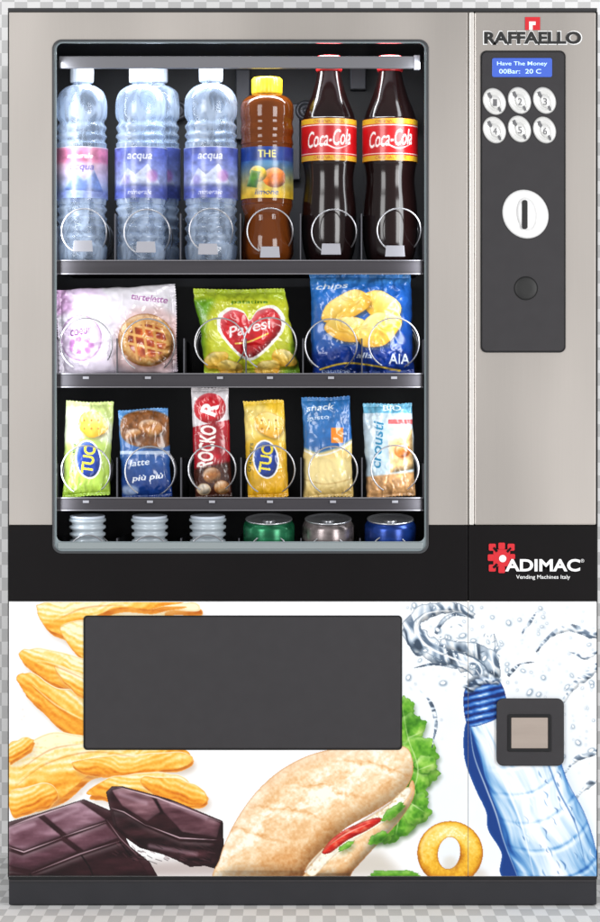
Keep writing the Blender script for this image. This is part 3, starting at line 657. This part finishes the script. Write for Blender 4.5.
def wlabel(kind,sd=0):
    c=Cv(-82,82,148,202,.45,(190,200,224))
    if kind==0:
        c.fill(R4(-82,82,148,202),(222,186,208),c2=(160,180,222),gd=(0,165,0,192),nz=.2,nc=(9,6),seed=3)
        c.fill(R4(-82,82,150,165),(214,130,166),soft=2,nz=.25,nc=(7,5),seed=5); c.fill([(-18,192),(-6,174),(4,182),(14,172),(26,194)],(100,130,200),emb=.8,er=3,a=.8,nz=.3,nc=(4,4))
        c.text('acqua',2,171,24,7,(84,80,170),bold=.01,shear=.2); c.fill(R4(-82,82,192,200),(120,134,200),nz=.3,nc=(4,3),soft=3,a=.7); c.text('naturale',0,158,26,5,(252,246,250),shear=.2)
    else:
        c.fill(R4(-82,82,148,202),(96,110,194),c2=(166,178,224),gd=(0,156,0,184),nz=.3,nc=(8,5),seed=8+sd)
        c.fill([(-24,188),(-12,170),(-4,177),(8,166),(24,189)],(208,218,242),emb=.7,er=4,a=.85,nz=.25,nc=(4,4),seed=sd); c.fill(R4(-82,82,187,204),(76,88,172),nz=.3,nc=(6,3),soft=4,a=.85)
        c.text('acqua',0,160,25,8,(240,244,252),shear=.2,bold=.01); c.text('minerale',0,194,24,4.5,(226,230,250),shear=.2,bold=.0)
        c.fill(ell(13,178,6,6),(176,96,180),a=.6,soft=2); c.fill(ell(-14,182,5,5),(120,100,196),a=.5,soft=2)
    c.fill(R4(-82,82,148,149.5),(220,228,242)); return c
def wbody(top,base,r):
    q=[(9.2,top),(9.6,top+3),(15,top+5),(21.5,top+10),(r-.6,top+18),(r+.2,top+28),(r-.5,top+36),(r-3.2,top+41),(r-.4,top+46)]
    y=top+51
    while y<146: q+=[(r-2.4,y),(r-.2,y+4)]; y+=8
    q+=[(r-.6,149),(r-.6,200)]
    y=205
    while y<base-14: q+=[(r-2.6,y),(r,y+4)]; y+=8.5
    q+=[(r-.5,base-8),(r-2,base-3),(r-6,base)]
    return q
def water(cx,top,r,label,kind,yc=.108,sd=0):
    cap=[(11,top+15),(11.5,top+13),(11.5,top+2),(10.4,top),(.5,top)]
    return mkbottle('water_bottle',label,'bottle','clear water bottles on the top shelf',cx,yc,FZ[1],wbody(top+14,258,r),cap,M['water'],M['cap_pale'],(149,200,r,wlabel(kind,sd)))
water(82,68,25.5,'clear water bottle with pink label, leftmost on the top shelf',0)
water(141,68,25.5,'clear water bottle with blue label second from left, in front of its twin',1)
water(156,68,24,'clear water bottle half hidden behind the second bottle from the left',1,yc=.225,sd=3)
water(211,67,26.5,'clear water bottle with blue label standing beside the amber tea bottle',1,sd=6)
tl=Cv(-82,82,146,204,.45,(232,190,40))
tl.fill(R4(-82,82,146,204),(30,84,164),c2=(232,190,50),gd=(0,160,0,196),nz=.25,nc=(7,6),seed=4); tl.fill(R4(-82,82,149,163),(24,60,140),nz=.2); tl.text('THE',0,156,18,7,(250,236,120),bold=.01)
tl.fill(ell(8,180,12,10),(232,120,28),emb=.8,er=5,nz=.3,nc=(3,3)); tl.fill(ell(-9,176,9,8,20),(250,206,50),emb=.8,er=4,nz=.25,nc=(3,3)); tl.fill([(-22,188),(-16,172),(-6,174),(-10,190)],(60,130,50),emb=.6,er=3,a=.85,nz=.3); tl.fill(ell(0,166,12,4),(120,180,220),a=.6,soft=2); tl.text('limone',0,194,24,5,(20,50,130),shear=.2,bold=.01)
mkbottle('tea_bottle','amber iced tea bottle with yellow cap between water and cola bottles','bottle',None,267,.108,FZ[1],
   [(13,92),(15,95),(21,98),(25.4,103),(26.6,110),(26.4,118),(25.4,124),(26.6,131),(25.4,138),(26.4,145),(25.4,149),(25.4,200),(25.8,205),(22.5,215),(24,226),(26,238),(26,250),(21,258)],
   [(14.5,95),(15,93),(15,80),(13.5,78),(.5,78)],M['tea'],M['cap_yellow'],(149,200,25.6,tl))
def colabel():
    c=Cv(-90,90,120,166,.42,(196,20,26)); c.fill(R4(-90,90,120,166),(200,18,26),nz=.1,nc=(9,6))
    c.fill(R4(-90,90,121,126.5),(226,178,46)); c.fill(R4(-90,90,157.5,163),(222,172,42)); c.fill(R4(-90,90,155.5,156.5),(250,240,230)); c.fill(R4(-90,90,127.2,128.2),(250,240,230))
    c.text('Coca-Cola',0,140.5,47,16,(252,250,248),bold=.010,shear=.45,rot=-5); c.stroke([(-22,150),(-6,146.5),(8,151),(24,145)],1.5,(252,250,248),taper=True)
    c.text('ORIGINAL TASTE',0,124,32,3,(150,30,20),bold=0); c.text('ORIGINAL TASTE',0,160,32,3,(150,30,20),bold=0); return c
for cx,lb in ((329,'dark cola bottle with red label, left of the pair beside the tea'),(390,'dark cola bottle with red label at the right end of the top shelf')):
    mkbottle('cola_bottle',lb,'bottle','cola bottles on the top shelf',cx,.108,FZ[1],
      [(11,69),(12,76),(14.5,86),(18,97),(22.5,108),(26.2,119),(27,124),(26.8,160),(26,166),(24.5,177),(24.8,188),(26.8,205),(27.4,224),(26.4,240),(23.5,252),(20,258)],
      [(12,72),(12.8,70),(12.8,59),(11.6,56.5),(.5,56.5)],M['cola'],M['cap_red'],(121,163,27,colabel()))

# ------------------------------------------------------------------ packs
def pack(name,label,cat,group,quad,cvs,T,yc,seal='v',seed=1,sl=.10,wr=1.0,bow=.03,fz=None,zig=True):
    wr*=.8
    q=np.array(quad,float); w=np.hypot(*(q[1]-q[0])); h=np.hypot(*(q[3]-q[0]))
    nx=int(w*1.9); ny=int(h*1.9)
    u=np.linspace(-1,1,nx); v=np.linspace(-1,1,ny); U,V=np.meshgrid(u,v)
    A,Bq=(V,U) if seal=='v' else (U,V)
    inA=np.clip(np.abs(A)/(1-sl),0,1)
    f=(1-inA**2.6)**.62*(1-np.abs(Bq)**3.2)**.55
    nn=fbm(U*w/2,V*h/2,16,16,seed,2)-.5; n2=fbm(U*w/2,V*h/2,6,6,seed+7,2)-.5
    wx=nn*24
    rid=1-np.abs(fbm(U*w/2+wx,V*h/2-wx,21,17,seed+3,2)*2-1)*2.4
    rid2=1-np.abs(fbm(U*w/2-wx,V*h/2+wx,12,20,seed+13,2)*2-1)*3
    near=np.clip((np.abs(A)-.25)/.7,0,1)**1.2
    fold=np.sin(Bq*9+seed+nn*9)*.6+np.sin(Bq*19+seed*2+n2*7)*.4
    d=T*f*(1+.22*nn*wr) + T*.20*wr*near*fold*np.sqrt(np.clip(1-np.abs(Bq)**6,0,1)) + T*.12*wr*rid*f + T*.04*wr*rid2*np.sqrt(f+.02)
    sq=(1-inA**2)
    Bo=Bq*(1-bow*sq + .05*(fbm(U*30,V*30,9,9,seed+5)-.5)*2*np.abs(Bq)**4)
    Ao=A+ (.006*np.sign(A)*np.where(np.abs(A)>.995,np.sign(np.sin(Bq*w*.9)),0) if zig else 0)+.012*np.sign(A)*np.abs(A)**8*np.sin(Bq*3+seed)
    UU,VV=(Bo,Ao) if seal=='v' else (Ao,Bo)
    a=(UU+1)/2; b=(VV+1)/2
    PXx=(q[0,0]*(1-a)+q[1,0]*a)*(1-b)+(q[3,0]*(1-a)+q[2,0]*a)*b
    PYy=(q[0,1]*(1-a)+q[1,1]*a)*(1-b)+(q[3,1]*(1-a)+q[2,1]*a)*b
    s=S(yc)
    Z=CAMZ+(CY-PYy)*s
    if fz is not None:
        zmin,zmax=Z.min(),Z.max(); Z=zmax-(zmax-Z)*(zmax-fz-.001)/(zmax-zmin)
    X=(PXx-CX)*s
    rt=thing(name,label,cat,(float(X.mean()),yc,float(Z.min())),group)
    C=cvs.sample(PXx,PYy)
    crimp=np.where(np.abs(A)>1-sl,np.sin(A*h*1.6 if seal=='v' else A*w*1.6)*.0006,0)
    gridmesh('wrapper_front',np.stack([X,yc-d-crimp-.0008,Z],-1),C,M['vpack'],rt)
    st=3
    gridmesh('wrapper_back',np.stack([X,yc+T*f*.8+.0008,Z],-1)[::st,::st],C[::st,::st]*.8+.1,M['vpack'],rt)
    return rt
def bisc(c,x,y,rx,ry,rot,seed,cols=((150,92,36),(206,146,72),(240,196,120))):
    def cf(X,Y): return pal(fbm(X,Y,5,5,seed)*.8+.2*fbm(X,Y,1.6,1.6,seed+4,2),[(.15,cols[0]),(.5,cols[1]),(.85,cols[2])])
    c.fill(ell(x+1,y+2,rx,ry,rot),(60,30,20),a=.35,soft=2); c.fill(ell(x,y,rx,ry,rot),(0,0,0),cf=cf,emb=.9,er=5,edge=cols[0],ew=1.6)
def crisp(c,x,y,rx,ry,rot,seed):
    ca,sa=math.cos(math.radians(rot)),math.sin(math.radians(rot))
    def cf(X,Y):
        v=(-(X-x)*sa+(Y-y)*ca)/ry; u=((X-x)*ca+(Y-y)*sa)/rx
        t=.70-.36*v-.15*u*u+.12*(fbm(X,Y,7,7,seed,2)-.5)*2
        return pal(t,[(0,(196,126,24)),(.4,(232,174,52)),(.7,(248,208,96)),(1,(254,236,160))])
    P=[(x+(rx*(1+.07*math.sin(3*a+seed))*math.cos(a))*ca-(ry*(1+.06*math.sin(4*a+seed))*math.sin(a))*sa, y+(rx*(1+.07*math.sin(3*a+seed))*math.cos(a))*sa+(ry*(1+.06*math.sin(4*a+seed))*math.sin(a))*ca) for a in [2*PI*i/40 for i in range(40)]]
    c.fill([(p+1,q+2.5) for p,q in P],(90,60,10),a=.45,soft=2); c.fill(P,(0,0,0),cf=cf,edge=(214,152,44),ew=1.1)
# bag 1
b=Cv(48,186,280,382,.42,(236,232,240))
b.fill(R4(48,186,280,382),(242,238,246),c2=(230,218,236),gd=(0,290,0,376),nz=.08,nc=(16,12),seed=61)
b.fill([(48,280),(104,280),(92,300),(70,312),(48,316)],(204,164,204),soft=3,nz=.2,seed=62)
b.fill([(66,290),(96,284),(110,298),(96,312),(74,308)],(232,214,238),soft=2,a=.8)
b.fill(ell(82,336,21,22,-10),(234,214,238),emb=.3,er=5,edge=(156,96,164),ew=1.6); b.text('coeur',82,330,22,6,(120,50,130),shear=.2,rot=-8,bold=.01)
for k in range(7): b.fill(ell(82+10*math.cos(k*.9),343+6*math.sin(k*.9),3.4,2.8,k*30),(170,96,170),a=.7,soft=.6)
b.fill([(114,362),(118,328),(134,308),(160,306),(180,318),(182,350),(170,370),(134,370)],(220,180,176),soft=5,a=.7,nz=.15,nc=(9,9),seed=63)
bisc(b,147,338,28,25,10,64,((150,84,34),(214,152,82),(246,208,142)))
def jam(X,Y): return pal(fbm(X,Y,5,5,71),[(.2,(130,34,12)),(.6,(206,88,28)),(.9,(246,170,90))])
b.fill(ell(148,339,19,16,10),(0,0,0),cf=jam,emb=-.4,er=4)
for k in (-1,0,1): b.stroke([(129,332+k*9),(168,340+k*9)],2.6,(232,178,104),soft=1); b.stroke([(144+k*10,322),(148+k*10,356)],2.6,(224,166,92),soft=1)
b.text('tartelette',150,298,36,6,(150,70,146),shear=.2,rot=6,bold=.01); b.fill(R4(48,186,374,382),(214,186,214),a=.6,soft=3); b.fill(R4(50,58,280,382),(196,164,208),a=.6,soft=2); b.fill(R4(178,186,280,382),(216,184,214),a=.6,soft=2)
pack('snack_bag','white and lilac bag with a tart picture, leftmost bag on the middle shelf','snack bag','bags on the middle shelf',[(57,290),(175,284),(178,368),(59,372)],b,.032,.095,'h',3,.08,1.2,.0,FZ[2])
# bag 2
b=Cv(186,308,282,384,.42,(206,206,48))
b.fill(R4(186,308,282,384),(206,212,50),nz=.14,nc=(14,14),seed=64); b.fill([(186,282),(222,282),(206,320),(204,384),(186,384)],(104,160,36),soft=5,nz=.15); b.fill([(290,282),(308,282),(308,384),(280,384),(296,330)],(120,168,40),soft=5,nz=.15)
b.fill(R4(186,308,282,300),(176,196,50),soft=3,nz=.1)
for x,y,ro in ((216,360,-20),(284,358,20),(230,368,10),(268,368,-10)): crisp(b,x,y,13,8,ro,int(x))
hp=[(250,358),(226,338),(221,321),(231,311),(244,314),(250,322),(258,312),(272,309),(281,320),(277,336)]
b.fill([(250+(a-250)*1.12,334+(c-334)*1.12) for a,c in hp],(250,248,240),sp=True); b.fill(hp,(206,24,34),sp=True,emb=.6,er=6,nz=.15)
b.text('Pavesi',250,328,44,11,(252,250,248),rot=-14,bold=.015,shear=.2); b.text('patatine',250,303,36,5,(60,120,30),bold=.01); b.stroke([(236,344),(250,342),(268,334)],1.6,(252,220,90))
pack('snack_bag','yellow green snack bag with a red heart in the centre','snack bag','bags on the middle shelf',[(193,289),(284,289),(301,372),(205,375)],b,.034,.098,'v',5,.09,1.2,.02,FZ[2])
# bag 3
b=Cv(302,420,264,380,.42,(44,104,190))
b.fill(R4(302,420,264,380),(46,118,202),c2=(20,60,146),gd=(330,280,390,378),nz=.16,nc=(14,14),seed=65)
b.fill(R4(302,420,264,283),(70,140,214),soft=3,nz=.1); b.text('chips',332,287,32,7,(236,244,252),shear=.2,rot=-3,bold=.01)
for i,(x,y,rx_,ry_,ro) in enumerate(((382,306,20,14,30),(346,306,26,13,-24),(350,328,26,12,10),(378,328,24,15,-28))):
    crisp(b,x,y,rx_,ry_,ro,80+i)
b.fill([(302,352),(340,346),(420,348),(420,380),(302,380)],(18,50,132),soft=4,nz=.2); b.text('alla',364,353,16,5,(226,236,250),shear=.2,bold=.01); b.text('AIA',399,356,21,10,(236,242,252),bold=.01); b.stroke([(320,366),(350,360),(400,367)],1.6,(240,200,60)); b.text('patatine',336,368,28,4.5,(200,216,244),bold=.01)
pack('snack_bag','blue potato chip bag at the right end of the middle shelf','snack bag','bags on the middle shelf',[(309,274),(411,274),(413,370),(312,372)],b,.034,.098,'v',9,.08,1.2,.015,FZ[2])
def tuc(x0,x1,y0,y1,base,alt,c3):
    b=Cv(x0-4,x1+4,y0-6,y1+6,.4,base); cx=(x0+x1)/2
    b.fill(R4(x0-4,x1+4,y0-6,y1+6),base,c2=alt,gd=(x0,y0,x1,y1),nz=.14,nc=(10,10),seed=int(x0))
    b.fill([(x0,y0+8),(x0+22,y0+4),(x1,y0+24),(x1,y0+44),(cx,y0+34),(x0,y0+44)],c3,a=.8,soft=3,nz=.2)
    crisp(b,cx+5,y0+24,15,12,20,int(x0)+3)
    for k in range(6): b.fill(ell(cx-3+(k%3)*7,y0+20+(k//3)*8,1,1),(180,120,44))
    b.fill(ell(cx+1,y0+58,13,19,-8),(250,250,250)); b.fill(ell(cx+1,y0+58,11.5,17.5,-8),(20,56,150),emb=.6,er=4,nz=.15); b.text('TUC',cx+1,y0+58,27,12,(250,226,60),rot=-82,bold=.03)
    b.text('crackers',cx-15,y0+56,28,4.5,(40,70,60),rot=-84,bold=.005); b.fill(R4(x0-4,x1+4,y1-8,y1-4),alt,a=.8); return b
g='small snack packs on the lower shelf'
pack('snack_pack','pale green cracker pack with blue oval, leftmost on the lower shelf','snack pack',g,[(66,401),(114,402),(110,492),(63,496)],tuc(62,114,400,498,(214,226,160),(156,192,58),(234,240,224)),.016,.075,'v',11,.07,1.2,.01,FZ[3])
b=Cv(114,178,402,502,.4,(64,116,180)); b.fill(R4(114,178,402,502),(86,142,200),c2=(20,56,128),gd=(140,410,150,486),nz=.18,nc=(10,10),seed=66)
b.fill([(124,416),(150,410),(172,420),(170,444),(140,446),(122,436)],(130,80,40),soft=1,nz=.3,nc=(4,4),sp=True); bisc(b,152,428,14,9,15,90,((120,66,28),(186,120,62),(226,176,110))); bisc(b,134,434,9,6,-15,91,((110,60,26),(170,106,54),(214,160,96))); b.fill(R4(114,178,450,453),(216,226,242),a=.8); b.text('latte',140,461,20,6,(236,242,250),shear=.2,rot=-6,bold=.01); b.text('più più',148,476,32,7,(250,252,255),shear=.2,rot=-6,bold=.015); b.fill(ell(130,488,9,5),(200,214,236),a=.7,soft=2)
pack('snack_pack','blue biscuit pack with brown biscuit picture, second from left on lower shelf','snack pack',g,[(118,410),(168,408),(172,494),(122,497)],b,.016,.075,'v',13,.07,1.2,.01,FZ[3])
b=Cv(186,236,380,502,.4,(236,230,230)); b.fill(R4(186,236,380,502),(228,222,226),nz=.1,seed=67); b.fill(ell(210,408,16,15),(204,24,38),emb=.5,er=4,nz=.1); b.text('R',210,408,13,16,(252,250,250),bold=.04,rot=-70)
b.fill([(186,428),(236,418),(236,502),(186,502)],(172,24,40),nz=.2,nc=(8,8)); b.text('ROCKO',207,446,42,16,(250,246,240),rot=-84,bold=.03); b.fill([(194,468),(232,460),(236,502),(190,502)],(64,30,20),soft=2,nz=.3,nc=(5,5)); bisc(b,212,474,9,8,0,93,((110,60,24),(176,110,56),(222,170,110))); bisc(b,222,486,8,7,0,94,((130,76,34),(196,134,76),(230,190,140))); bisc(b,204,488,7,6,0,95,((190,160,120),(226,206,180),(246,236,220)))
pack('snack_pack','red and white hazelnut wafer bar, tallest pack on the lower shelf','snack pack',g,[(191,388),(228,387),(232,495),(195,497)],b,.016,.075,'v',17,.06,1.0,.01,FZ[3])
pack('snack_pack','yellow cracker pack with blue oval between red bar and beige pack','snack pack',g,[(243,401),(284,400),(289,494),(248,497)],tuc(240,290,400,498,(242,204,60),(226,168,30),(248,224,140)),.016,.075,'v',19,.07,1.2,.01,FZ[3])
b=Cv(296,358,390,502,.4,(80,140,196)); b.fill(R4(296,358,390,502),(60,128,192),c2=(34,92,162),gd=(300,396,350,450),nz=.14,seed=68); b.fill([(296,444),(318,452),(340,446),(358,434),(358,502),(296,502)],(238,212,140),c2=(218,184,108),gd=(300,446,340,500),soft=1.5,nz=.12,nc=(12,9),seed=3)
b.fill([(300,462),(330,456),(356,462),(354,480),(326,486),(300,480)],(246,226,160),soft=4,sp=True,a=.8); b.stroke([(300,476),(326,482),(354,476)],1.2,(190,150,84),a=.6,soft=1); b.stroke([(298,446),(318,454),(340,448),(358,436)],1.6,(240,244,248),a=.8)
b.fill(R4(331,343,427,442),(240,136,24)); b.text('snack',320,407,28,6,(240,246,252),shear=.2,rot=-5,bold=.01); b.text('gusto',318,418,22,4.5,(220,234,250),rot=-5,bold=.005)
pack('snack_pack','blue pack with cream lower half and small orange square, second from right','snack pack',g,[(302,398),(350,396),(353,494),(304,496)],b,.017,.075,'v',23,.07,1.1,.008,FZ[3])
b=Cv(358,420,396,502,.4,(206,222,234)); b.fill(R4(358,420,396,502),(196,214,226),c2=(176,196,206),gd=(370,400,400,490),nz=.14,seed=69); b.fill(R4(362,418,402,413),(96,160,190),nz=.2); b.text('BIO',392,408,18,5,(250,252,252),bold=.01); b.text('crousti',377,444,46,10,(30,120,160),rot=-86,bold=.015,shear=.15); b.fill([(388,438),(412,428),(414,468),(390,472)],(214,176,120),soft=1,emb=.9,er=5,nz=.3,nc=(4,4)); bisc(b,402,450,8,7,0,99,((190,90,20),(230,126,44),(250,180,100))); b.fill([(362,476),(418,470),(418,502),(362,502)],(186,140,92),nz=.3,nc=(5,5),soft=1); b.fill(R4(388,414,419,424),(190,60,60),a=.8)
pack('snack_pack','pale blue and tan bar pack at the right end of the lower shelf','snack pack',g,[(363,404),(412,403),(415,494),(367,497)],b,.017,.075,'v',29,.07,1.1,.008,FZ[3])

# ------------------------------------------------------------------ bottom row
for cx,lb in ((88,'ribbed white tub at the far left of the bottom row'),(150,'ribbed white tub in the middle of the three tubs'),(208,'ribbed white tub next to the green can')):
    yc=.095; s=S(yc); X=(cx-CX)*s; rt=thing('ribbed_tub',lb,'tub',(X,yc,FZ[4]),'ribbed white tubs in the bottom row'); topz=CAMZ+(CY-515)*s
    pr=[(13*s,FZ[4]+.001)]; z=FZ[4]+.006
    r=14
    while z<topz-.012: pr+=[(r*s,z),(r*s+.0055,z+.004),(r*s+.0055,z+.008),(r*s,z+.0105)]; z+=.0145; r+=.25
    lathe('tub_body',pr+[(15*s,topz-.004),(.001,topz-.004)],X,yc,M['cup'],rt,48,tilt=.10,piv=FZ[4])
    lathe('tub_lid',[(17*s,topz-.0045),(17.5*s,topz-.001),(16.5*s,topz+.001),(14*s,topz-.0005),(.001,topz-.0005)],X,yc,M['cap_pale'],rt,48,tilt=.10,piv=FZ[4])
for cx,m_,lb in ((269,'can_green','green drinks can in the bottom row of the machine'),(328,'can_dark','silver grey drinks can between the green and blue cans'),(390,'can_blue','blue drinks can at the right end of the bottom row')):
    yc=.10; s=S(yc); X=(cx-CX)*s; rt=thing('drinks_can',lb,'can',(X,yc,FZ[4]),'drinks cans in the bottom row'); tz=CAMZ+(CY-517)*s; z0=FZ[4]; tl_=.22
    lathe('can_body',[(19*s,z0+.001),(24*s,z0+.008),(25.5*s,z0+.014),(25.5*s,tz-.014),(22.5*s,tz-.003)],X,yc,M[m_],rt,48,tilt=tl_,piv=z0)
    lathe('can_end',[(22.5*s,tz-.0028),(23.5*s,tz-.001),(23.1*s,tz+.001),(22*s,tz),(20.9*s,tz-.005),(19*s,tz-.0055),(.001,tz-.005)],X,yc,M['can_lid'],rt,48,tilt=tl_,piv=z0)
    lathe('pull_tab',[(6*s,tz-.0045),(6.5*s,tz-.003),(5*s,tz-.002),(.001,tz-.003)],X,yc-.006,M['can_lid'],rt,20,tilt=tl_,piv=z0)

# ------------------------------------------------------------------ light
def area(name,loc,tgt,sx,sy,p,c=(1,1,1)):
    l=bpy.data.lights.new(name,'AREA'); l.shape='RECTANGLE'; l.size=sx; l.size_y=sy; l.energy=p; l.color=c
    o=bpy.data.objects.new(name,l); o.location=loc; col.objects.link(o)
    o.rotation_euler=Vector(np.array(tgt)-np.array(loc)).to_track_quat('-Z','Y').to_euler(); return o
area('softbox',(-2.9,-4.6,2.0),(0,0,.8),1.8,2.6,135)
area('softbox',(3.2,-4.4,1.6),(0,0,.7),1.8,2.6,180)
area('cabinet_light',(W(240,0)[0],.085,W(0,46)[2]),(W(240,0)[0],.17,.9),.66,.04,3.0,(.93,.97,1))
for sx_,px in ((1,62),(-1,419)):  # side strips are unseen, added for rim highlights on the bottles
    area('cabinet_light',(W(px,0)[0],.026,W(0,290)[2]),(W(px,0)[0]+sx_*.4,.22,W(0,290)[2]),.02,.92,.8,(.93,.97,1))
w=bpy.data.worlds.new('World'); scene.world=w; w.use_nodes=True
bg=w.node_tree.nodes['Background']; bg.inputs[0].default_value=(1,1,1,1); bg.inputs[1].default_value=.43
cam=bpy.data.cameras.new('camera'); co=bpy.data.objects.new('camera',cam); col.objects.link(co)
co.location=(0,-D,CAMZ); co.rotation_euler=(PI/2,0,0); cam.sensor_fit='VERTICAL'; cam.sensor_height=24; cam.sensor_width=24
cam.lens=24*D/(922*PX); cam.clip_end=100; scene.camera=co
scene.view_settings.view_transform='Standard'; scene.view_settings.look='None'; scene.view_settings.exposure=0
